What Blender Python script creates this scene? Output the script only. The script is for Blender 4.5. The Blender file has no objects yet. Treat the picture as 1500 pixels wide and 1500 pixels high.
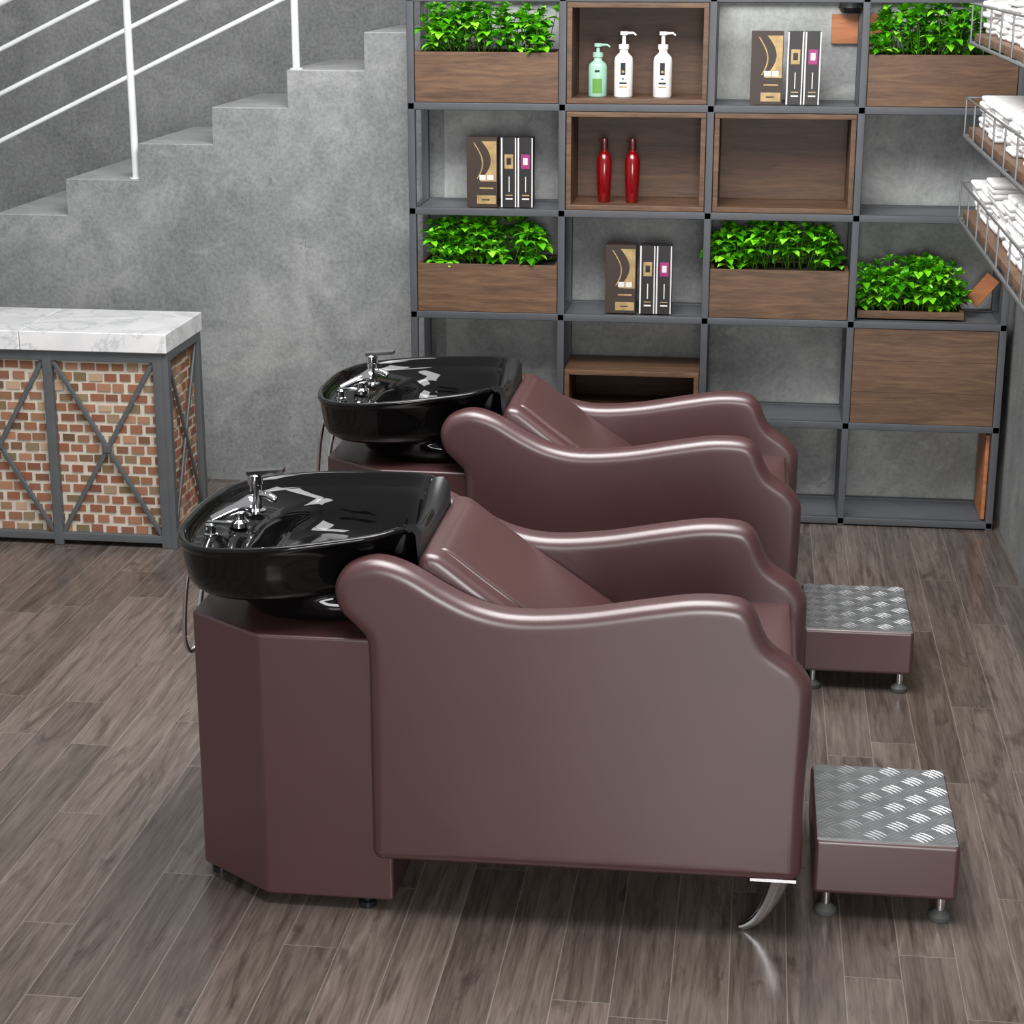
import bpy, math, random
from mathutils import Vector, Matrix
random.seed(7)
S=bpy.context.scene
S.view_settings.view_transform='Standard'
COL=bpy.context.collection

# ---------------------------------------------------------------- materials
def srgb(r,g,b):
    def c(x):
        x/=255.
        return x/12.92 if x<=.04045 else ((x+.055)/1.055)**2.4
    return (c(r),c(g),c(b),1)
class NT:
    def __init__(s,name):
        s.m=bpy.data.materials.new(name); s.m.use_nodes=True; s.t=s.m.node_tree
        s.b=s.t.nodes['Principled BSDF']
    def n(s,t,**k):
        x=s.t.nodes.new(t)
        for a,v in k.items(): setattr(x,a,v)
        return x
    def l(s,a,b): s.t.links.new(a,b)
    def setin(s,sock,v):
        if hasattr(v,'is_output'): s.l(v,sock)
        else: sock.default_value=v
    def math(s,op,a,b=0.,c=None):
        x=s.n('ShaderNodeMath',operation=op); s.setin(x.inputs[0],a); s.setin(x.inputs[1],b)
        if c is not None: s.setin(x.inputs[2],c)
        return x.outputs[0]
    def comb(s,x,y,z):
        c=s.n('ShaderNodeCombineXYZ'); s.setin(c.inputs[0],x); s.setin(c.inputs[1],y); s.setin(c.inputs[2],z); return c.outputs[0]
    def pos(s): return s.n('ShaderNodeNewGeometry').outputs['Position']
    def sep(s,v):
        c=s.n('ShaderNodeSeparateXYZ'); s.l(v,c.inputs[0]); return c.outputs
    def noise(s,v,scale,detail=4,rough=.55,dist=0):
        x=s.n('ShaderNodeTexNoise'); s.l(v,x.inputs['Vector']); x.inputs['Scale'].default_value=scale
        x.inputs['Detail'].default_value=detail; x.inputs['Roughness'].default_value=rough; x.inputs['Distortion'].default_value=dist
        return x.outputs[0]
    def ramp(s,v,stops):
        x=s.n('ShaderNodeValToRGB'); s.l(v,x.inputs[0]); e=x.color_ramp.elements
        while len(e)<len(stops): e.new(.5)
        for i,(p,c) in enumerate(stops): e[i].position=p; e[i].color=c
        return x.outputs[0]
    def mix(s,f,a,b,mode='MIX'):
        x=s.n('ShaderNodeMix',data_type='RGBA',blend_type=mode)
        s.setin(x.inputs[0],f); s.setin(x.inputs[6],a); s.setin(x.inputs[7],b); return x.outputs[2]
    def bump(s,h,strength=.2,dist=.01):
        x=s.n('ShaderNodeBump'); s.l(h,x.inputs['Height']); x.inputs['Strength'].default_value=strength; x.inputs['Distance'].default_value=dist
        s.l(x.outputs[0],s.b.inputs['Normal'])
    def col(s,v): s.setin(s.b.inputs['Base Color'],v)
    def rough(s,v): s.setin(s.b.inputs['Roughness'],v)
def simple(name,c,rough=.5,metal=0,spec=None,var=.08,coat=0,vs=12):
    m=NT(name); v=m.noise(m.pos(),vs,3)
    d=tuple(x*(1-var) for x in c[:3])+(1,); e=tuple(min(1,x*(1+var)) for x in c[:3])+(1,)
    m.col(m.ramp(v,[(.3,d),(.7,e)])); m.rough(rough); m.b.inputs['Metallic'].default_value=metal
    if spec is not None: m.b.inputs['Specular IOR Level'].default_value=spec
    if coat: m.b.inputs['Coat Weight'].default_value=coat; m.b.inputs['Coat Roughness'].default_value=.04
    return m.m

def mk_floor():
    m=NT('floor_planks'); x,y,z=m.sep(m.pos()); W=.128; L=1.22
    px=m.math('DIVIDE',x,W); row=m.math('FLOOR',px)
    wn=m.n('ShaderNodeTexWhiteNoise',noise_dimensions='1D'); m.l(row,wn.inputs['W'])
    py=m.math('ADD',m.math('DIVIDE',y,L),wn.outputs[0]); cell=m.math('FLOOR',py)
    w2=m.n('ShaderNodeTexWhiteNoise',noise_dimensions='2D'); m.l(m.comb(row,cell,0),w2.inputs['Vector']); rnd=w2.outputs[0]
    fx=m.math('FRACT',px); fy=m.math('FRACT',py)
    ex=m.math('MINIMUM',fx,m.math('SUBTRACT',1.,fx)); ey=m.math('MULTIPLY',m.math('MINIMUM',fy,m.math('SUBTRACT',1.,fy)),L/W)
    e=m.math('MINIMUM',ex,ey); gap=m.math('LESS_THAN',e,.010)
    gv=m.comb(m.math('ADD',m.math('MULTIPLY',x,1.),m.math('MULTIPLY',rnd,37.)),m.math('MULTIPLY',y,.055),m.math('MULTIPLY',rnd,9.))
    g1=m.noise(gv,20,7,.64,1.8); g2=m.noise(gv,150,3,.6,.3)
    kn=m.noise(m.comb(m.math('ADD',x,m.math('MULTIPLY',rnd,13.)),m.math('MULTIPLY',y,.22),0.),9,4,.6,2.2)
    base=m.ramp(g1,[(.30,srgb(64,54,49)),(.5,srgb(98,87,81)),(.68,srgb(124,113,106))])
    base=m.mix(.3,base,m.ramp(g2,[(.35,srgb(70,59,54)),(.65,srgb(126,115,108))]))
    base=m.mix(m.ramp(kn,[(.55,(0,0,0,1)),(.70,(.7,.7,.7,1))]),base,srgb(56,46,42))
    tone=m.ramp(rnd,[(0,(.68,.67,.66,1)),(1,(1.10,1.09,1.08,1))])
    base=m.mix(1.,base,tone,'MULTIPLY')
    base=m.mix(m.math('MULTIPLY',gap,.6),base,srgb(142,132,126)) 
    m.col(base); m.rough(m.math('ADD',.15,m.math('MULTIPLY',g1,.15)))
    h=m.math('SUBTRACT',m.math('MULTIPLY',g2,.25),gap); m.bump(h,.18,.002)
    m.b.inputs['Specular IOR Level'].default_value=.7
    return m.m
def mk_concrete(name,c0,c1,c2):
    m=NT(name); p=m.pos()
    a=m.noise(p,1.9,9,.68,.6); b=m.noise(p,7,8,.74,.8); c=m.noise(p,60,4,.7); d=m.noise(p,3.3,7,.74,1.4); q=m.noise(p,19,5,.7,.5)
    base=m.ramp(a,[(.34,c0),(.5,c1),(.64,c2)])
    base=m.mix(m.ramp(b,[(.45,(0,0,0,1)),(.62,(.5,.5,.5,1))]),base,c0)
    base=m.mix(m.ramp(d,[(.54,(0,0,0,1)),(.64,(.5,.5,.5,1))]),base,c2)
    dk=tuple(v*.5 for v in c0[:3])+(1,)
    base=m.mix(m.ramp(q,[(.64,(0,0,0,1)),(.72,(.7,.7,.7,1))]),base,dk)
    base=m.mix(.16,base,m.ramp(c,[(.35,srgb(70,71,72)),(.6,srgb(190,190,188))]))
    m.col(base); m.rough(.7); m.bump(m.math('ADD',b,m.math('MULTIPLY',c,.3)),.2,.008); return m.m
def mk_wood(name,c0,c1,c2,axis=0,rough=.5):
    m=NT(name); x,y,z=m.sep(m.pos()); k=.09
    v=m.comb(m.math('MULTIPLY',x,k if axis==0 else 1.),m.math('MULTIPLY',y,.8 if axis==0 else k),z)
    g=m.noise(v,34,6,.6,1.2); h=m.noise(v,170,3,.6)
    base=m.ramp(g,[(.28,c0),(.5,c1),(.74,c2)])
    base=m.mix(.25,base,m.ramp(h,[(.35,c0),(.65,c2)]))
    m.col(base); m.rough(rough); m.bump(h,.12,.002); return m.m
def mk_leather():
    m=NT('burgundy_leather'); p=m.pos(); n=m.noise(p,3,3); f=m.noise(p,420,2)
    m.col(m.ramp(n,[(.3,srgb(71,43,43)),(.7,srgb(77,48,48))])); m.rough(.36); m.bump(f,.04,.0006)
    m.b.inputs['Specular IOR Level'].default_value=1.0
    return m.m
def mk_marble():
    m=NT('white_marble'); p=m.pos(); n=m.noise(p,3,9,.62,1.6)
    v=m.math('ABSOLUTE',m.math('SUBTRACT',n,.5))
    b=m.noise(p,7,5)
    base=m.mix(m.ramp(v,[(0.,(.55,.55,.55,1)),(.03,(0,0,0,1))]),m.ramp(b,[(.3,srgb(206,206,207)),(.6,srgb(222,222,222))]),srgb(166,166,170))
    m.col(base); m.rough(.25); return m.m
def mk_island(name,stops,rough=.5,trans=0):
    m=NT(name); g=m.n('ShaderNodeNewGeometry'); m.col(m.ramp(g.outputs['Random Per Island'],stops)); m.rough(rough)
    return m.m
M={}
M['floor']=mk_floor()
M['conc']=mk_concrete('concrete_wall',srgb(100,102,103),srgb(124,126,127),srgb(148,150,149))
M['concshelf']=mk_concrete('concrete_partition',srgb(130,132,132),srgb(160,162,161),srgb(188,190,188))  # same concrete, colour lightened to make up for light the shelf blocks
M['conc2']=mk_concrete('concrete_upper',srgb(92,93,94),srgb(110,111,112),srgb(128,129,129))
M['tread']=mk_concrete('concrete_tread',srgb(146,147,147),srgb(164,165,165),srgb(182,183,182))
M['wood']=mk_wood('walnut_wood',srgb(64,45,33),srgb(92,66,47),srgb(120,90,65))
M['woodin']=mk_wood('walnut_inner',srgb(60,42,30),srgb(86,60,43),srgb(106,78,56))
M['woodor']=mk_wood('orange_wood',srgb(140,82,48),srgb(170,105,62),srgb(190,122,76))
M['leather']=mk_leather()
M['marble']=mk_marble()
M['chrome']=simple('chrome',(.75,.75,.76,1),.1,1,var=.03)
M['plate']=simple('tread_plate_steel',(.32,.33,.34,1),.42,.8,var=.1)
M['bars']=simple('tread_bar_steel',(.60,.61,.62,1),.36,.8,var=.05)
M['black']=simple('black_ceramic',(.003,.003,.0033,1),.05,0,.4)
M['rubber']=simple('black_rubber',(.012,.012,.013,1),.3)
M['grub']=simple('grey_rubber',srgb(80,82,80),.6)
M['steel']=simple('dark_steel',srgb(78,80,84),.45,.2)
M['wire']=simple('wire_steel',srgb(130,132,134),.3,.7)
M['panel']=simple('shelf_sheet',srgb(98,101,105),.4,.2)
M['rail']=simple('white_paint',srgb(225,227,228),.35)
M['frame']=simple('grey_frame',srgb(88,91,93),.5,.2)
M['mortar']=simple('mortar',srgb(194,186,171),.9,var=.1,vs=40)
M['brick']=mk_island('brick',[(0,srgb(108,64,46)),(.2,srgb(150,106,82)),(.4,srgb(130,78,56)),(.55,srgb(170,126,98)),(.7,srgb(94,70,50)),(.82,srgb(146,92,68)),(.92,srgb(112,96,68)),(1,srgb(180,150,126))],.8)
M['leaf']=mk_island('leaf_green',[(0,srgb(36,108,6)),(.35,srgb(78,170,14)),(.7,srgb(118,208,28)),(1,srgb(160,232,62))],.4)
M['stem']=simple('plant_stem',srgb(70,120,30),.6)
M['soil']=simple('soil',srgb(40,30,22),.9)
M['towel']=simple('white_towel',srgb(232,230,230),.95,var=.04,vs=60)
M['white']=simple('white_plastic',srgb(228,226,222),.3)
M['mint']=simple('mint_plastic',srgb(150,190,170),.3)
M['label']=simple('green_label',srgb(90,140,60),.5)
M['ink']=simple('dark_ink',srgb(22,20,22),.5)
M['red']=simple('red_bottle',srgb(112,4,9),.18,coat=.3)
M['dred']=simple('dark_red_cap',srgb(60,6,8),.3)
M['boxbrown']=simple('carton_brown',srgb(52,38,30),.45)
M['gold']=simple('gold_print',srgb(166,140,94),.4,.2,var=.25,vs=30)
M['boxblack']=simple('carton_black',srgb(26,22,24),.4)
M['boxwhite']=simple('carton_white',srgb(210,207,205),.4)
M['magenta']=simple('magenta_print',srgb(150,34,106),.4)

# ---------------------------------------------------------------- mesh builder
def empty(name,loc=(0,0,0)):
    e=bpy.data.objects.new(name,None); e.location=loc; e.empty_display_size=.1; COL.objects.link(e); return e
def inset_poly(P,d):
    """offset a ccw closed polygon inwards by d, collapsing points that would fold over"""
    N=len(P)
    if d<=1e-6: return [Vector(p) for p in P]
    out=[];ok=[]
    for i in range(N):
        t=(P[(i+1)%N]-P[i-1]); t.normalize(); q=P[i]+Vector((-t.y,t.x))*d
        md=1e9
        for j in range(N):
            a=P[j];c=P[(j+1)%N];ab=c-a;L=ab.length_squared
            u=0 if L==0 else max(0,min(1,(q-a).dot(ab)/L)); md=min(md,(a+ab*u-q).length)
        out.append(q); ok.append(md>d*.965)
    for i in range(N):
        if not ok[i]:
            best=None
            for s in range(1,N):
                for j in ((i+s)%N,(i-s)%N):
                    if ok[j]: best=j;break
                if best is not None: break
            out[i]=Vector(out[best])
    return out
class MB:
    def __init__(s): s.v=[];s.f=[];s.mi=[];s.mats=[]
    def _m(s,mat):
        if mat not in s.mats: s.mats.append(mat)
        return s.mats.index(mat)
    def add(s,vs,fs,mat,M4=None):
        o=len(s.v); i=s._m(mat)
        s.v+= [tuple(M4@Vector(v)) if M4 else tuple(v) for v in vs]
        for f in fs: s.f.append([o+k for k in f]); s.mi.append(i)
    def box(s,x0,x1,y0,y1,z0,z1,mat,M4=None):
        vs=[(x,y,z) for x in(x0,x1) for y in(y0,y1) for z in(z0,z1)]
        s.add(vs,[(0,1,3,2),(4,6,7,5),(0,4,5,1),(2,3,7,6),(0,2,6,4),(1,5,7,3)],mat,M4)
    def bar(s,p,q,w,t,mat,up=(0,1,0)):
        p=Vector(p);q=Vector(q);d=(q-p);L=d.length;d.normalize();u=Vector(up);a=d.cross(u).normalized();u=a.cross(d)
        M4=Matrix((( d.x,a.x,u.x,p.x),(d.y,a.y,u.y,p.y),(d.z,a.z,u.z,p.z),(0,0,0,1)))
        s.box(0,L,-w/2,w/2,-t/2,t/2,mat,M4)
    def tube(s,pts,r,mat,n=10,closed=False,cap=True):
        P=[Vector(p) for p in pts]; N=len(P); R=r if isinstance(r,(list,tuple)) else [r]*N
        ref=None; vs=[]
        for i in range(N):
            if closed: t=(P[(i+1)%N]-P[i-1])
            else: t=P[min(i+1,N-1)]-P[max(i-1,0)]
            t.normalize()
            if ref is None:
                ref=Vector((0,0,1)) if abs(t.z)<.9 else Vector((1,0,0))
                ref=(ref-t*ref.dot(t)).normalized()
            else:
                ref=(ref-t*ref.dot(t)).normalized()
            b=t.cross(ref)
            for k in range(n):
                a=2*math.pi*k/n; vs.append(P[i]+(ref*math.cos(a)+b*math.sin(a))*R[i])
        fs=[]
        for i in range(N if closed else N-1):
            j=(i+1)%N
            for k in range(n):
                l=(k+1)%n; fs.append((i*n+k,i*n+l,j*n+l,j*n+k))
        if not closed and cap: fs.append(tuple(range(n-1,-1,-1))); fs.append(tuple((N-1)*n+k for k in range(n)))
        s.add(vs,fs,mat)
    def lathe(s,prof,c,mat,n=24,M4=None,sx=1,sy=1):
        vs=[];fs=[]
        for r,z in prof:
            for k in range(n):
                a=2*math.pi*k/n; vs.append((c[0]+r*sx*math.cos(a),c[1]+r*sy*math.sin(a),c[2]+z))
        m=len(prof)
        for i in range(m-1):
            for k in range(n):
                l=(k+1)%n; fs.append((i*n+k,i*n+l,(i+1)*n+l,(i+1)*n+k))
        fs.append(tuple(range(n-1,-1,-1))); fs.append(tuple((m-1)*n+k for k in range(n)))
        s.add(vs,fs,mat,M4)
    def prism(s,poly,y0,y1,mat,rb=0,seg=5):
        """xz polygon (ccw) extruded along y with rounded edges"""
        N=len(poly); P=[Vector(p) for p in poly]
        rings=[]
        if rb>0:
            rings.append((rb*1.3,y0))
            for k in range(seg+1):
                a=math.pi/2*k/seg; rings.append((rb*(1-math.sin(a)),y0+rb*(1-math.cos(a))))
            for k in range(seg,-1,-1):
                a=math.pi/2*k/seg; rings.append((rb*(1-math.sin(a)),y1-rb*(1-math.cos(a))))
            rings.append((rb*1.3,y1))
        else: rings=[(0,y0),(0,y1)]
        cache={}
        vs=[]
        for ins,y in rings:
            key=round(ins,6)
            if key not in cache: cache[key]=inset_poly(P,ins)
            for q in cache[key]: vs.append((q.x,y,q.y))
        fs=[tuple(range(N))]
        for r in range(len(rings)-1):
            for i in range(N):
                j=(i+1)%N; fs.append((r*N+i,(r+1)*N+i,(r+1)*N+j,r*N+j))
        fs.append(tuple((len(rings)-1)*N+i for i in range(N-1,-1,-1)))
        s.add(vs,fs,mat)
    def build(s,name,parent=None,smooth=False,bevel=0,seg=3,wn=False,angle=40,weld=False):
        me=bpy.data.meshes.new(name); me.from_pydata([tuple(v) for v in s.v],[],s.f); me.update()
        for m in s.mats: me.materials.append(M[m])
        for p,i in zip(me.polygons,s.mi): p.material_index=i
        import bmesh
        bm=bmesh.new(); bm.from_mesh(me)
        if weld: bmesh.ops.remove_doubles(bm,verts=bm.verts,dist=.0002)
        bmesh.ops.recalc_face_normals(bm,faces=bm.faces); bm.to_mesh(me); bm.free()
        ob=bpy.data.objects.new(name,me); COL.objects.link(ob)
        if smooth: me.shade_smooth()
        if smooth=='auto': me.set_sharp_from_angle(angle=math.radians(angle))
        if bevel:
            b=ob.modifiers.new('bevel','BEVEL'); b.width=bevel; b.segments=seg; b.limit_method='ANGLE'; b.angle_limit=math.radians(35)
            me.shade_smooth(); wn=True
        if wn:
            w=ob.modifiers.new('wn','WEIGHTED_NORMAL'); w.keep_sharp=True
        if parent:
            ob.parent=parent; ob.matrix_parent_inverse=Matrix.Translation(parent.location).inverted()
        return ob
def spline(pts,n=5,closed=False):
    P=[Vector(p) for p in pts]; N=len(P); out=[]
    rng=range(N) if closed else range(N-1)
    for i in rng:
        if closed: a,b,c,d=P[i-1],P[i],P[(i+1)%N],P[(i+2)%N]
        else: a,b,c,d=P[max(i-1,0)],P[i],P[i+1],P[min(i+2,N-1)]
        for k in range(n):
            t=k/n; out.append(.5*((2*b)+(c-a)*t+(2*a-5*b+4*c-d)*t*t+(3*b-a-3*c+d)*t**3))
    if not closed: out.append(P[-1])
    return out

# ---------------------------------------------------------------- room
b=MB(); b.box(-5.5,1.2,-1.5,8.65,-.1,0,'floor'); b.build('floor')
b=MB(); b.box(-5.5,1.2,8.45,8.65,0,3.2,'conc2'); b.build('wall_back')
b=MB(); b.box(-1.275,1.0,7.65,8.45,0,3.2,'concshelf'); b.build('wall_partition')
b=MB(); b.box(1.0,1.2,-1.5,8.45,0,3.2,'conc'); b.build('wall_right')
k0=-7
top=[]
for k in range(4,k0-1,-1):
    x=-2.888+.3225*k; z=1.284+.1513*k
    xr=x+.3225 if k<4 else -1.276
    top+= [(xr,z),(x,z)]
pts=[(-1.276,0)]+top+[(-2.888+.3225*k0,0)]
b=MB(); b.prism(pts,7.651,8.449,'conc')
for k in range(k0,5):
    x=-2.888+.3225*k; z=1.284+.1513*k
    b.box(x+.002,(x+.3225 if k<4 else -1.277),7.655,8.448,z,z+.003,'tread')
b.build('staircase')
e=empty('stair_railing',(-2.6,7.71,1.2))
def zr(x,z0): return z0+.469*(x+3.15)
b=MB()
for xp,zb in ((-2.60,1.287),(-1.895,1.74),(-3.31,.9844)):
    zt=zr(xp,2.0)
    b.tube([(xp,7.71,zb),(xp,7.71,zt)],.016,'rail',12); b.lathe([(.028,0),(.028,.006)],(xp,7.71,zb),'rail',16)
b.build('posts',e,smooth='auto')
b=MB()
for z0,r in ((1.452,.010),(1.64,.010),(1.815,.010),(2.0,.02)):
    b.tube([(-4.9,7.71,zr(-4.9,z0)),(-1.35,7.71,zr(-1.35,z0))],r,'rail',10)
b.build('rails',e,smooth='auto')

# ---------------------------------------------------------------- counter
e=empty('reception_counter',(-2.9,6.85,0))
b=MB()
XL,XR,Y0,Y1=-3.95,-2.19,6.66,7.08
b.box(XL,XR,Y0+.02,Y1,.03,.765,'mortar'); b.build('panel_core',e)
b=MB()
bw,bh,g=.060,.040,.013
def bricks(u0,u1,place):
    z=.05; r=0
    while z<.735:
        u=u0-(bw/2 if r%2 else 0)
        while u<u1:
            a=max(u,u0);c=min(u+bw-g+random.uniform(-.006,.006),u1)
            if c-a>.01: place(a,c,z+random.uniform(-.002,.002),z+bh-g+random.uniform(-.003,.003),random.uniform(.002,.006))
            u+=bw
        z+=bh; r+=1
bricks(XL,XR,lambda a,c,z0,z1,d:b.box(a,c,Y0+.02-d,Y0+.021,z0,z1,'brick'))
bricks(Y0+.02,Y1,lambda a,c,z0,z1,d:b.box(XR-.001,XR+d,a,c,z0,z1,'brick'))
b.build('bricks',e)
b=MB(); fw=.036
xs=[-2.205,-2.635,-3.065,-3.495,-3.925]
yf=Y0+.006
for x in xs: b.box(x-fw/2,x+fw/2,yf-.015,yf+.013,0,.768,'frame')
b.box(XL,XR+.02,yf-.014,yf+.012,.728,.768,'frame'); b.box(XL,XR+.02,yf-.014,yf+.012,.02,.05,'frame')
for i in range(4):
    a,c=xs[i+1]+fw/2,xs[i]-fw/2
    b.bar((a,yf-.001,.05),(c,yf-.001,.73),.018,.010,'frame'); b.bar((a,yf-.004,.73),(c,yf-.004,.05),.018,.010,'frame')
    b.box((a+c)/2-.016,(a+c)/2+.016,yf-.012,yf-.003,.374,.406,'frame')
xf=XR+.016
b.box(xf-.015,xf+.012,Y0-.01,Y0+.025,0,.768,'frame'); b.box(xf-.015,xf+.012,Y1-.035,Y1,0,.768,'frame')
b.box(xf-.014,xf+.011,Y0,Y1,.735,.768,'frame'); b.box(xf-.014,xf+.011,Y0,Y1,.02,.05,'frame')
b.bar((xf,Y0+.02,.05),(xf,Y1-.035,.735),.016,.010,'frame',(1,0,0)); b.bar((xf+.004,Y0+.02,.735),(xf+.004,Y1-.035,.05),.016,.010,'frame',(1,0,0))
b.build('metal_frame',e,bevel=.002,seg=1)
b=MB(); b.box(-3.97,-2.731,6.635,7.10,.768,.842,'marble'); b.box(-2.729,-2.160,6.635,7.10,.768,.842,'marble'); b.build('marble_top',e,bevel=.004,seg=2)

# ---------------------------------------------------------------- shelving
PX=[-1.345,-.757,-.19,.375,.955]
PZ=[.02,.41,.815,1.225,1.63,2.035,2.44]
yF,yB=7.30,7.60; w=.028
e=empty('metal_display_shelf',(-.2,7.45,0))
b=MB()
for x in PX:
    for y in (yF,yB): b.box(x-w/2,x+w/2,y,y+w,0,2.46,'steel')
for z in PZ:
    for y in (yF+.001,yB+.001): b.box(PX[0],PX[-1],y,y+w-.002,z-w/2,z+w/2,'steel')
    for x in PX: b.box(x-w/2+.001,x+w/2-.001,yF,yB,z-w/2+.001,z+w/2-.001,'steel')
b.build('steel_frame',e,bevel=.002,seg=1)
b=MB()
for c,r in ((0,0),(1,0),(2,0),(3,0),(0,1),(1,1),(2,1),(0,2),(1,2),(2,2),(0,3),(1,3),(2,3),(3,3),(3,2),(0,4),(1,4),(2,4),(3,4),(3,1)):
    b.box(PX[c]+w/2,PX[c+1]-w/2,yF+.03,yB,PZ[r]-.004,PZ[r]+.008,'panel')
b.build('shelf_sheets',e)
zt=lambda r:PZ[r]+w/2
def cubby(c,r,h=None,solid=False):
    x0,x1=PX[c]+w/2+.002,PX[c+1]-w/2-.002; z0=zt(r)+.001; z1=(PZ[r+1]-w/2-.001) if h is None else z0+h
    y0,y1=yF+.004,yB-.005; t=.02
    b=MB()
    if solid:
        b.box(x0,x1,y0,y0+t,z0,z1,'wood')
        for i in (1,2): b.box(x0+.001,x1-.001,y0-.0006,y0+.001,z0+(z1-z0)*i/3-.0007,z0+(z1-z0)*i/3+.0007,'ink')
    b.box(x0,x1,y0+(t if solid else 0),y1,z0,z0+t,'wood'); b.box(x0,x1,y0+(t if solid else 0),y1,z1-t,z1,'wood')
    for a,c2 in ((x0,x0+t),(x1-t,x1)): b.box(a,c2,y0+(t if solid else 0),y1,z0+t,z1-t,'wood')
    b.box(x0+t,x1-t,y1-t,y1,z0+t,z1-t,'woodin')
    return b.build('wooden_crate' if solid else 'wooden_cubby_box',bevel=.0015,seg=1)
cubby(1,4);cubby(1,3);cubby(2,3);cubby(1,1,.18);cubby(3,1,solid=True)

def leafcluster(b,x0,x1,y0,y1,zb,hh,n):
    for i in range(n):
        cx=random.uniform(x0,x1); cy=random.uniform(y0,y1)
        fr=(cx-x0)/(x1-x0); h=hh*random.uniform(.28,1.08)*(.80+.20*math.sin(fr*math.pi))
        base=Vector((cx,cy,zb)); lean=Vector((random.uniform(-.04,.04)+(fr-.5)*.04,random.uniform(-.045,.02),h)); tip=base+lean
        b.tube([base,base+lean*.5+Vector((random.uniform(-.006,.006),0,0)),tip],[.0022,.0018,.0012],'stem',5)
        a0=random.uniform(0,6.28)
        for lvl,(ct,sz,el,zz) in enumerate(((5,.040,-.1,-.028),(4,.034,.45,-.006),(3,.024,.95,.002))):
            for k in range(ct):
                a=a0+lvl*.6+2*math.pi*k/ct+random.uniform(-.25,.25)
                L=sz*random.uniform(.85,1.25); Wd=L*.40
                ee=el+random.uniform(-.3,.3)
                d=Vector((math.cos(a)*math.cos(ee),math.sin(a)*math.cos(ee),math.sin(ee)))
                sd=Vector((-math.sin(a),math.cos(a),0)); up=d.cross(sd)*-1
                if up.z<0: up=-up
                o=tip+Vector((0,0,zz))
                v=[o, o+d*L*.35+sd*Wd+up*L*.16, o+d*L*.35-sd*Wd+up*L*.16, o+d*L*.38, o+d*L*.75+sd*Wd*.75+up*L*.1, o+d*L*.75-sd*Wd*.75+up*L*.1, o+d*L*.78-up*L*.02, o+d*L*1.12-up*L*.15]
                b.add(v,[(0,3,1),(0,2,3),(3,6,4,1),(3,2,5,6),(6,7,4),(6,5,7)],'leaf')
def planter(c,r,h=.19,plants=True,low=False,x0=None,x1=None,ph=.17):
    x0=PX[c]+w/2+.002 if x0 is None else x0; x1=PX[c+1]-w/2-.002 if x1 is None else x1
    z0=zt(r)+.001; z1=z0+h; y0,y1=yF+.004,yB-.03; t=.015
    if low: y0+=.06
    e=empty('potted_plant',((x0+x1)/2,(y0+y1)/2,z0))
    b=MB()
    b.box(x0,x1,y0,y0+t,z0,z1,'wood'); b.box(x0,x1,y1-t,y1,z0,z1,'wood')
    for a,c2 in ((x0,x0+t),(x1-t,x1)): b.box(a,c2,y0+t,y1-t,z0,z1,'wood')
    b.box(x0+t,x1-t,y0+t,y1-t,z0,z0+t,'wood'); b.box(x0+t,x1-t,y0+t,y1-t,max(z0+t,z1-.04),z1-.01,'soil')
    b.build('planter_box',e,bevel=.0015,seg=1)
    b=MB(); leafcluster(b,x0+.045,x1-(.03 if low else .07),y0+.04,y1-.05,z1-.015,ph,110); b.build('foliage',e,smooth=True)
planter(0,4,ph=.19);planter(3,4,ph=.19);planter(0,2,ph=.18);planter(2,2,ph=.18);planter(3,2,h=.03,low=True,x0=.40,x1=.81,ph=.20)

def cartons(x,z,y=7.345):
    e=empty('hair_dye_boxes',(x,y,z)); H=.27
    b=MB(); b.box(x,x+.12,y,y+.07,z,z+H,'boxbrown')
    c=[]
    for i in range(17):
        t=i/16; c.append((x+.040+.055*math.sin(t*2.6+.2),z+.10+.155*t))
    vs=[(p[0],y-.0008,p[1]) for p in c]+[(x+.117,y-.0008,p[1]) for p in c]
    b.add(vs,[(i,i+1,17+i+1,17+i) for i in range(16)],'gold')
    c2=[(x+.03+.03*math.sin((i/16)*3.0+.3),z+.11+.14*i/16) for i in range(17)]
    b.add([(p[0],y-.0008,p[1]) for p in c2]+[(p[0]+.005,y-.0008,p[1]) for p in c2],[(i,i+1,18+i,17+i) for i in range(16)],'gold')
    b.box(x+.05,x+.075,y-.001,y,z+.105,z+.125,'boxwhite'); b.box(x+.08,x+.105,y-.001,y,z+.105,z+.125,'boxwhite')
    b.box(x+.05,x+.105,y-.001,y,z+.070,z+.076,'gold'); b.box(x+.04,x+.115,y-.001,y,z+.012,z+.045,'gold'); b.box(x+.06,x+.09,y-.0018,y,z+.026,z+.031,'boxbrown')
    b.build('gold_carton',e,bevel=.001,seg=1)
    b=MB()
    for i,dx in enumerate((.135,.2)):
        X=x+dx; b.box(X,X+.06,y,y+.07,z,z+H,'boxblack')
        b.box(X,X+.006,y-.001,y+.001,z+.001,z+H-.001,'boxwhite'); b.box(X+.055,X+.06,y-.001,y+.001,z+.001,z+H-.001,'boxwhite')
        b.box(X+.014,X+.048,y-.001,y,z+.15,z+.205,'magenta' if i else 'gold'); b.box(X+.022,X+.04,y-.0015,y,z+.165,z+.192,'boxwhite' if i else 'boxblack')
        b.box(X+.018,X+.046,y-.001,y,z+.03,z+.036,'boxwhite'); b.box(X+.018,X+.046,y-.001,y,z+.045,z+.049,'gold')
        b.box(X+.030,X+.034,y-.001,y,z+.06,z+.12,'boxwhite')
    b.build('black_cartons',e,bevel=.001,seg=1)
cartons(-1.135,zt(3)+.001);cartons(-.585,zt(2)+.001);cartons(-.045,zt(4)+.001)
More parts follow.
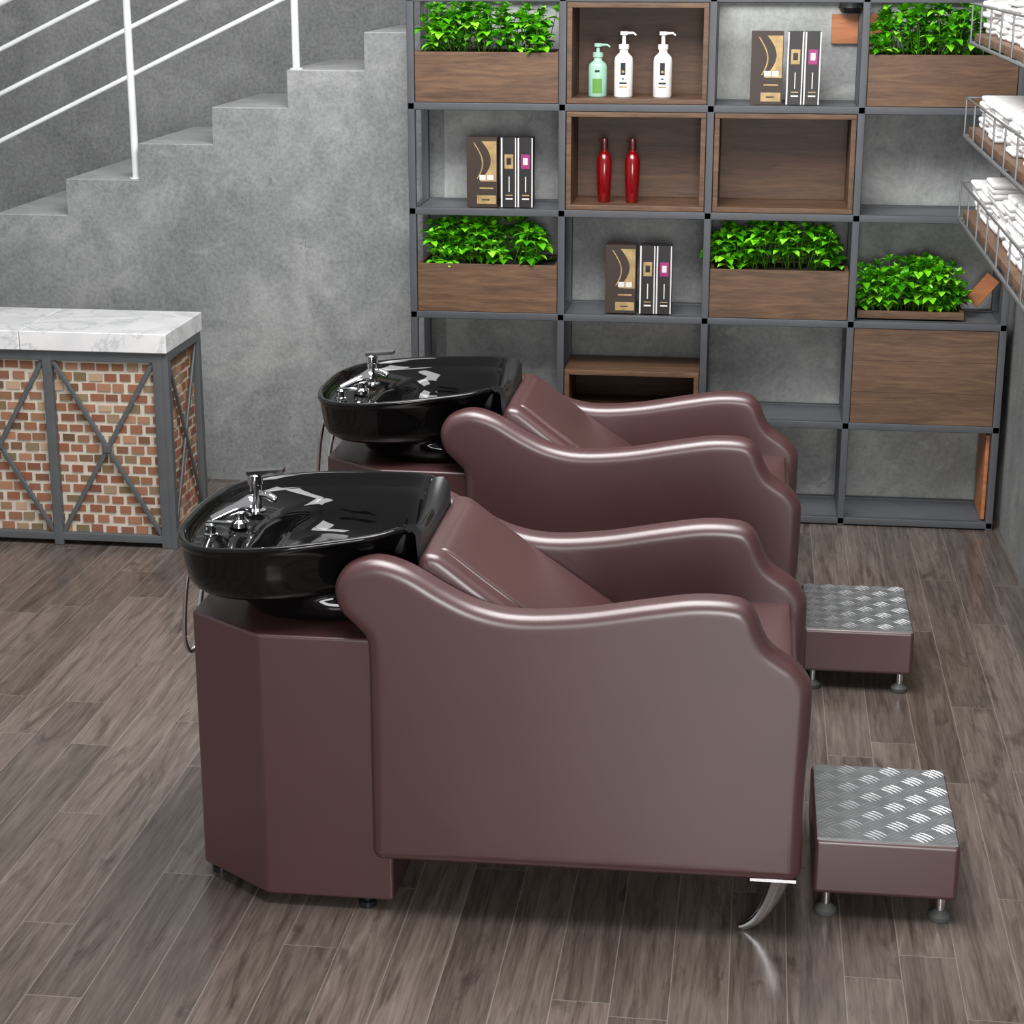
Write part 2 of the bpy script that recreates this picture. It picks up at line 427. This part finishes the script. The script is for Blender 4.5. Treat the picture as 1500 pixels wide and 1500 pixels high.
def pump(x,y,z,h,r,mat,lab):
    b=MB(); bh=h*.68
    b.lathe([(r*.92,0),(r,.004),(r,bh*.8),(r*.92,bh*.9),(r*.6,bh*.97),(r*.45,bh),(r*.45,bh+.012),(r*.55,bh+.012),(r*.55,bh+.03),(r*.2,bh+.032),(r*.2,h-.015),(r*.42,h-.013),(r*.42,h)],(x,y,z),mat,28,sy=.75)
    b.tube([(x,y,z+h-.007),(x+r*1.0,y-.005,z+h-.006),(x+r*1.3,y-.006,z+h-.014)],[.006,.0045,.0035],mat,8)
    n=9
    for q0,q1,m0,m1,mt in (((.10,.5,0,9,'label'),(.68,.74,2,7,'ink')) if lab=='label' else ((.5,.78,2,7,'ink'),(.55,.60,3,6,'gold'),(.3,.34,1,8,'ink'),(.22,.25,1,8,'gold'),(.4,.43,3,6,'ink'))):
        vv=[]
        for zz in (bh*q0,bh*q1):
            for k in range(m0,m1):
                a=-math.pi/2+(k-(n-1)/2)*.13; rr=1.03 if mt=='gold' else 1.015; vv.append((x+r*rr*math.cos(a),y+r*.75*rr*math.sin(a),z+zz))
        m_=m1-m0; b.add(vv,[(k,k+1,m_+k+1,m_+k) for k in range(m_-1)],mt)
    b.build('pump_bottle',smooth='auto',angle=50)
zz=zt(4)+.022
pump(-.63,7.40,zz,.2,.036,'mint','label'); pump(-.53,7.39,zz,.245,.036,'white','x'); pump(-.38,7.39,zz,.245,.036,'white','x')
for x in (-.60,-.49):
    b=MB(); z=zt(3)+.022
    b.lathe([(.022,0),(.024,.004),(.029,.10),(.03,.16),(.022,.185),(.012,.195),(.012,.205)],(x,7.40,z),'red',24)
    b.lathe([(.013,.204),(.015,.206),(.013,.24),(.010,.245)],(x,7.40,z),'dred',20)
    b.tube([(x,7.40,z+.235),(x-.022,7.392,z+.24)],.004,'dred',8)
    b.build('red_cosmetic_bottle',smooth='auto')
b=MB(); b.box(.26,.48,7.632,7.648,1.86,1.97,'woodor')
b.lathe([(.035,0),(.05,.02),(.03,.06),(.012,.075),(.012,.12)],(.33,7.600,1.975),'rubber',20); b.build('wall_lamp',smooth='auto')
b=MB()
M4=Matrix.Translation((.89,7.52,.925))@Matrix.Rotation(math.radians(38),4,'Y')
b.box(-.03,.03,-.012,.012,-.065,.065,'woodor',M4); b.build('wooden_block',bevel=.003)
b=MB(); b.box(.925,.94,7.34,7.58,.035,.38,'woodor'); b.build('wooden_board',bevel=.002)

# ---------------------------------------------------------------- towel rack on right wall
e=empty('towel_rack',(.82,5.2,1.4))
bw=MB(); bc=MB(); bt=MB()
tiers=(1.40,1.665,1.955)
RY0,RY1=3.9,6.25
for z in tiers:
    bw.box(.66,.985,RY0,RY1,z-.026,z,'wood')
    for zz2,r in ((z+.09,.0035),(z-.03,.006)):
        bc.tube([(.985,RY1+.012,zz2),(.65,RY1+.012,zz2),(.65,RY0-.012,zz2),(.985,RY0-.012,zz2)],r,'wire',8)
    y=RY1
    while y>RY0:
        bc.tube([(.65,y+.012,z-.03),(.65,y+.012,z+.09)],.003,'wire',6); y-=.26
    for y in (RY1-.05,RY1-.9,RY1-1.75):
        bc.tube([(.99,y,z-.028),(.66,y,z-.034)],.007,'wire',8)
for y in (RY1-.05,RY1-.9,RY1-1.75):
    bc.tube([(.985,y,1.3),(.985,y,2.3)],.009,'steel',8)
bw.build('boards',e,bevel=.003,seg=1); bc.build('wire_frame',e,smooth='auto')
def towel(mb,x0,x1,yc,z0,wd,th):
    n=3
    for k in range(n):
        t=th/n; zc=z0+t*(k+.5); ww=wd/2*random.uniform(.90,1.0); ph=random.uniform(0,6)
        prof=[]
        for a in range(9): 
            an=-math.pi/2+math.pi*a/8; prof.append((yc+ww-t/2+math.cos(an)*t*.52,zc+math.sin(an)*t*.52))
        for a in range(1,6): prof.append((yc+(ww-t/2)*(1-a/3),zc+t*.5+.003*math.sin(ph+a*1.7)))
        for a in range(9):
            an=math.pi/2+math.pi*a/8; prof.append((yc-ww+t/2+math.cos(an)*t*.52,zc+math.sin(an)*t*.52))
        N=len(prof); xa=x0+random.uniform(0,.016); vs=[]
        rings=((xa,.6),(xa+.003,.9),(xa+.01,1),(x1-.01,1),(x1-.002,.85))
        for xx,sc in rings:
            for p in prof: vs.append((xx,p[0],zc+(p[1]-zc)*sc))
        fs=[tuple(range(N))]+[(r*N+i,r*N+(i+1)%N,(r+1)*N+(i+1)%N,(r+1)*N+i) for r in range(len(rings)-1) for i in range(N)]+[tuple((len(rings)-1)*N+i for i in range(N))]
        mb.add(vs,fs,'towel')
for z in tiers:
    y=RY1-.10
    while y>RY0+.1:
        for k in range(2 if random.random()<.6 else 3):
            towel(bt,.672+random.uniform(0,.025),.97,y+random.uniform(-.008,.008),z+.001+k*.05,.18,.049)
        y-=.195
bt.build('folded_towels',e,smooth='auto',angle=60)

# ---------------------------------------------------------------- shampoo chair
armtop=[(.157,.4),(.161,.585),(.156,.635),(.128,.673),(.097,.695),(.066,.718),(.047,.749),(.026,.796),(-.012,.822),(-.102,.825),(-.207,.809),(-.358,.782),(-.496,.772),(-.589,.787),(-.666,.821),(-.743,.866),(-.805,.887),(-.852,.885),(-.899,.862),(-.921,.818),(-.910,.765),(-.872,.725),(-.848,.69),(-.845,.6)]
def arc(cx,cz,r,a0,a1,n=6): return [(cx+r*math.cos(math.radians(a0+(a1-a0)*i/n)),cz+r*math.sin(math.radians(a0+(a1-a0)*i/n))) for i in range(n+1)]
armp=[(p.x,p.y) for p in spline([Vector(a) for a in armtop],4)]
armp+=[(-.8455,.4)]+arc(-.820,.17,.026,180,270)+[(-.6,.146),(-.3,.148),(0,.150)]+arc(.126,.180,.029,270,360)+[(.156,.28)]
def chair(oy):
    YC=4.27+oy
    e=empty('salon_shampoo_chair',(-.5,YC,0))
    yn0,yn1=3.93+oy,4.02+oy; yf0,yf1=4.52+oy,4.61+oy
    for nm,a,c in (('armrest_panel_near',yn0,yn1),('armrest_panel_far',yf0,yf1)):
        b=MB(); b.prism(armp,a,c,'leather',rb=.030,seg=7); b.build(nm,e,smooth=True,wn=True,weld=True)
    seat=[(-.74,.16),(.10,.16),(.125,.2),(.132,.56),(.120,.612),(.09,.628),(-.1,.622),(-.36,.60),(-.74,.58)]
    sp=[(p.x,p.y) for p in spline([Vector(a) for a in seat],4,True)]
    b=MB(); b.prism(sp,yn1-.02,yf0+.02,'leather'); b.build('seat_cushion',e,smooth='auto')
    back=[(-.745,.60),(-.45,.52),(-.32,.565),(-.318,.605),(-.355,.635),(-.50,.735),(-.60,.808),(-.67,.862),(-.70,.880),(-.73,.878),(-.745,.84),(-.75,.75)]
    bp=[(p.x,p.y) for p in spline([Vector(a) for a in back],5,True)]
    b=MB(); b.prism(bp,yn1-.004,yf0+.004,'leather',rb=.022,seg=5); b.build('backrest',e,smooth=True,wn=True,weld=True)
    cush=[(-.36,.60),(-.345,.625),(-.36,.642),(-.50,.744),(-.60,.818),(-.66,.864),(-.69,.880),(-.705,.862),(-.60,.77)]
    cp=[(p.x,p.y) for p in spline([Vector(a) for a in cush],5,True)]
    b=MB(); b.prism(cp,yn1+.055,yf0-.055,'leather',rb=.010,seg=4); b.build('back_cushion',e,smooth=True,wn=True,weld=True)
    pl=[(-1.11,3.96),(-.80,3.96),(-.80,4.58),(-1.11,4.58),(-1.305,4.44),(-1.305,4.10)]
    b=MB(); n=len(pl); z0,z1=.028,.692
    vs=[(p[0],p[1]+oy,z0) for p in pl]+[(p[0],p[1]+oy,z1) for p in pl]
    b.add(vs,[tuple(range(n-1,-1,-1)),tuple(range(n,2*n))]+[(i,(i+1)%n,n+(i+1)%n,n+i) for i in range(n)],'leather')
    b.build('plinth',e,bevel=.008,seg=4)
    b=MB()
    for x,y in ((-.87,3.99),(-.87,4.55),(-1.27,4.12),(-1.27,4.42),(-1.09,4.55)):
        b.lathe([(.022,0),(.022,.014),(.012,.016),(.012,.04)],(x,y+oy,0),'rubber',20)
    b.build('plinth_feet',e,smooth='auto')
    b=MB()
    for y in (3.985,4.555):
        path=spline([Vector((.110,y+oy,.155)),Vector((.102,y+oy,.12)),Vector((.084,y+oy,.07)),Vector((.06,y+oy,.03)),Vector((.034,y+oy,.010)),Vector((.018,y+oy,.006))],4)
        R=[.030-.024*(i/(len(path)-1))**.8 for i in range(len(path))]
        b.tube(path,R,'chrome',14)
        b.box(.04,.145,y+oy-.03,y+oy+.03,.142,.150,'chrome')
    b.build('front_legs',e,smooth='auto')
    # ---------------- basin (tapers towards the neck so that it sits between the arms)
    cx,cy=-1.048,YC; A,B=.290,.335; n=144
    def sm(x):
        t=max(0,min(1,(x+1.10)/.24)); return t*t*(3-2*t)
    def sup(t,a,bb,ex,c0=cx,k=0):
        c,s=math.cos(t),math.sin(t)
        x=c0+a*math.copysign(abs(c)**(2/ex),c)
        return (x, cy+bb*math.copysign(abs(s)**(2/ex),s)*(1-k*sm(x)))
    def EX(t): return 3.0+1.1*(.5+.5*math.cos(t))
    def rimz(t):
        x,y=sup(t,A,B,EX(t)); tt=(t+math.pi)%(2*math.pi)-math.pi
        return .893+.085*(x+1.36)-.008*abs(math.sin(t))-.05*math.exp(-(tt/.45)**4)
    rings=[]
    def ring(fn): rings.append([fn(2*math.pi*k/n) for k in range(n)])
    def flat(a,bb,ex,c0,z): return lambda t:(*sup(t,a,bb,ex,c0),z)
    def off(d,dz,k=.11): return lambda t:(*sup(t,A-d,B-d,EX(t),cx,k),rimz(t)+dz)
    def low(d,z,q,k=.27): return lambda t:(*sup(t,A-d,B-d,EX(t),cx,k),z+q*(rimz(t)-z))
    for a in ((.18,.20,2.3,-.99,.6935),(.205,.225,2.3,-.995,.70),(.218,.240,2.4,-1.0,.725),(.222,.242,2.5,-1.005,.755)): ring(flat(*a))
    ring(low(.060,.765,0)); ring(low(.034,.770,0)); ring(low(.019,.782,0)); ring(low(.011,.80,.02)); ring(low(.007,.80,.3)); ring(low(.004,.80,.55,.25)); ring(low(.002,.80,.75,.20))
    ring(off(.001,-.018,.15)); ring(off(-.004,-.012,.12)); ring(off(-.005,-.006)); ring(off(-.002,0)); ring(off(.006,.001)); ring(off(.012,-.003)); ring(off(.016,-.012)); ring(off(.022,-.03,.12))
    ax,bx,ex0,c0=.205,.283,2.8,-.975
    def deck(k,extra):
        def fn(t):
            x1,y1=sup(t,A-.024,B-.024,EX(t),cx,.13); x2,y2=sup(t,ax,bx,ex0,c0,.15)
            return (x1+(x2-x1)*k,y1+(y2-y1)*k,rimz(t)-.034-extra)
        return fn
    ring(deck(.06,0)); ring(deck(.9,.010)); ring(deck(1,.016))
    for s_,z,kk in ((.975,.855,.19),(.95,.82,.24),(.90,.79,.27),(.80,.776,.27),(.6,.770,.27),(.35,.767,.27),(.1,.766,.27)):
        def fn(t,s_=s_,z=z,kk=kk):
            x,y=sup(t,ax*s_,bx*s_,ex0,c0,kk); return (x,y,min(z,rimz(t)-.055))
        ring(fn)
    vs=[v for r in rings for v in r]; fs=[]
    for i in range(len(rings)-1):
        for k in range(n):
            l=(k+1)%n; fs.append((i*n+k,i*n+l,(i+1)*n+l,(i+1)*n+k))
    fs.append(tuple(range(n-1,-1,-1))); fs.append(tuple((len(rings)-1)*n+k for k in range(n)))
    b=MB(); b.add(vs,fs,'black'); b.build('wash_basin',e,smooth=True)
    b=MB(); b.lathe([(.032,0),(.032,.004),(.024,.006),(.02,.003)],(-.975,cy,.766),'chrome',24); b.build('drain',e,smooth='auto')
    b=MB(); vs=[];fs=[]; m=25; prof=[(-.040,-.06),(-.036,-.015),(-.018,.012),(.006,.014),(.022,-.006),(.026,-.08),(.014,-.08),(.008,-.014),(0,-.004),(-.014,-.012),(-.024,-.06)]
    q=len(prof)
    for i in range(m):
        y=-.205+.41*i/(m-1); z=.875+.052*abs(y/.205)**2.2
        for dx,dz in prof: vs.append((-.762+dx,cy+y,z+dz))
    for i in range(m-1):
        for k in range(q): fs.append((i*q+k,i*q+(k+1)%q,(i+1)*q+(k+1)%q,(i+1)*q+k))
    fs.append(tuple(range(q))); fs.append(tuple((m-1)*q+k for k in range(q)))
    b.add(vs,fs,'rubber'); b.build('neck_rest',e,smooth='auto',angle=60)
    # faucet
    b=MB(); fx,fy,fz=-1.215,YC+.11,.86
    b.lathe([(.025,0),(.025,.006),(.016,.010),(.015,.070),(.019,.073),(.019,.095),(.016,.098)],(fx,fy,fz),'chrome',24)
    b.tube(spline([Vector((fx+.01,fy,fz+.045)),Vector((fx+.035,fy-.01,fz+.045)),Vector((fx+.055,fy-.015,fz+.035))],4),[.010]*8+[.008],'chrome',12)
    M4=Matrix.Translation((fx+.004,fy,fz+.103))@Matrix.Rotation(math.radians(-5),4,'Y')
    b.box(-.022,.07,-.015,.015,-.005,.005,'chrome',M4)
    b.build('mixer_faucet',e,smooth='auto')
    b=MB(); sx,sy,sz=-1.225,YC-.01,.858
    b.lathe([(.024,0),(.024,.012),(.016,.018),(.016,.035)],(sx,sy,sz),'chrome',20)
    b.tube(spline([Vector((sx-.06,sy-.03,sz+.022)),Vector((sx-.02,sy-.01,sz+.04)),Vector((sx+.012,sy+.005,sz+.050)),Vector((sx+.032,sy+.01,sz+.050))],3),[.011,.012,.012,.013,.014,.016,.020,.026,.028,.027],'chrome',18)
    b.build('hand_shower',e,smooth='auto')
    b=MB(); kx,ky=-1.275,YC-.085
    b.lathe([(.018,0),(.018,.008),(.013,.01),(.014,.03),(.010,.035)],(kx,ky,.853),'chrome',20)
    b.box(kx-.008,kx+.05,ky-.008,ky+.008,.884,.891,'chrome'); b.build('temperature_knob',e,smooth='auto')
    b=MB()
    b.tube(spline([Vector((-1.29,YC-.06,.80)),Vector((-1.330,YC-.07,.79)),Vector((-1.352,YC-.065,.70)),Vector((-1.365,YC-.05,.58)),Vector((-1.358,YC-.035,.535)),Vector((-1.346,YC-.02,.56)),Vector((-1.332,YC+.0,.68)),Vector((-1.31,YC+.01,.76)),Vector((-1.28,YC+.0,.80))],6),.0062,'chrome',10)
    b.build('shower_hose',e,smooth=True)
chair(0);chair(1.45)

# ---------------------------------------------------------------- footrest
def footrest(oy):
    x0,x1,y0,y1,z0,z1=.188,.525,4.065+oy,4.495+oy,.062,.203
    e=empty('metal_top_footrest',((x0+x1)/2,(y0+y1)/2,0))
    b=MB(); b.box(x0,x1,y0,y1,z0,z1,'leather'); b.build('padded_body',e,bevel=.012,seg=4)
    b=MB(); zt_=z1+.0035
    b.box(x0+.006,x1-.006,y0+.006,y1-.006,z1-.002,zt_,'plate')
    nx,ny=6,8; cw=(x1-x0-.012)/nx; ch=(y1-y0-.012)/ny
    for i in range(nx):
        for j in range(ny):
            cx=x0+.006+cw*(i+.5); cy=y0+.006+ch*(j+.5); s=1 if (i+j)%2 else -1; ang=math.radians(43)*s
            d=Vector((math.cos(ang),math.sin(ang),0)); p=Vector((-d.y,d.x,0))
            for k in range(4):
                kk=k-1.5
                c=Vector((cx,cy,zt_))+p*kk*.0120; L=.0275-.003*abs(kk); W=.0022; bend=.0035
                ts=[-1,-.55,0,.55,1]; up_=[];lo=[];tp=[]
                for t_ in ts:
                    o=c+d*L*t_+p*bend*(1-t_*t_)
                    ww=W*(1-abs(t_)**2.5)
                    up_.append(o+p*ww); lo.append(o-p*ww); tp.append(o+Vector((0,0,.0018*(1-t_*t_)+.0001)))
                a=up_+lo+tp; fs=[]
                for q in range(4): fs+=[(q,q+1,10+q+1,10+q),(10+q,10+q+1,5+q+1,5+q)]
                b.add(a,fs,'bars')
    b.build('tread_plate',e)
    b=MB()
    for x in (x0+.035,x1-.035):
        for y in (y0+.03,y1-.04):
            b.lathe([(.011,.018),(.011,.066)],(x,y,0),'chrome',20); b.lathe([(.024,0),(.026,.004),(.026,.014),(.018,.02),(.013,.026)],(x,y,0),'grub',24)
    b.build('feet',e,smooth='auto')
footrest(0);footrest(1.45)

# ---------------------------------------------------------------- lights
def area(name,loc,target,size,power,col=(1,1,1),sy=None):
    l=bpy.data.lights.new(name,'AREA'); l.energy=power; l.color=col; l.size=size
    if sy: l.shape='RECTANGLE'; l.size_y=sy
    o=bpy.data.objects.new(name,l); COL.objects.link(o); o.location=loc
    o.rotation_euler=(Vector(target)-Vector(loc)).to_track_quat('-Z','Y').to_euler(); return o
area('ceiling_softbox',(-.5,3.9,4.0),(-.3,4.4,0),2.0,160,(1,.99,.98))
area('front_softbox',(.2,-.8,1.5),(-.3,4.2,.5),1.6,135,(1,.99,.98))
area('back_light',(-1.0,5.2,3.7),(-.8,7.6,.8),2.8,120,(1,1,1),1.2)
W=bpy.data.worlds.new('world'); S.world=W; W.use_nodes=True
W.node_tree.nodes['Background'].inputs[0].default_value=(.98,.99,1,1); W.node_tree.nodes['Background'].inputs[1].default_value=.38
# ---------------------------------------------------------------- camera
th=math.radians(16.6);ya=math.radians(7.42)
F=Vector((-math.sin(ya)*math.cos(th),math.cos(ya)*math.cos(th),-math.sin(th)))
R=Vector((math.cos(ya),math.sin(ya),0)); U=R.cross(F)
cd=bpy.data.cameras.new('camera'); cd.sensor_width=36; cd.lens=66
co=bpy.data.objects.new('camera',cd); COL.objects.link(co)
co.matrix_world=Matrix(((R.x,U.x,-F.x,0),(R.y,U.y,-F.y,0),(R.z,U.z,-F.z,2.2),(0,0,0,1)))
S.camera=co
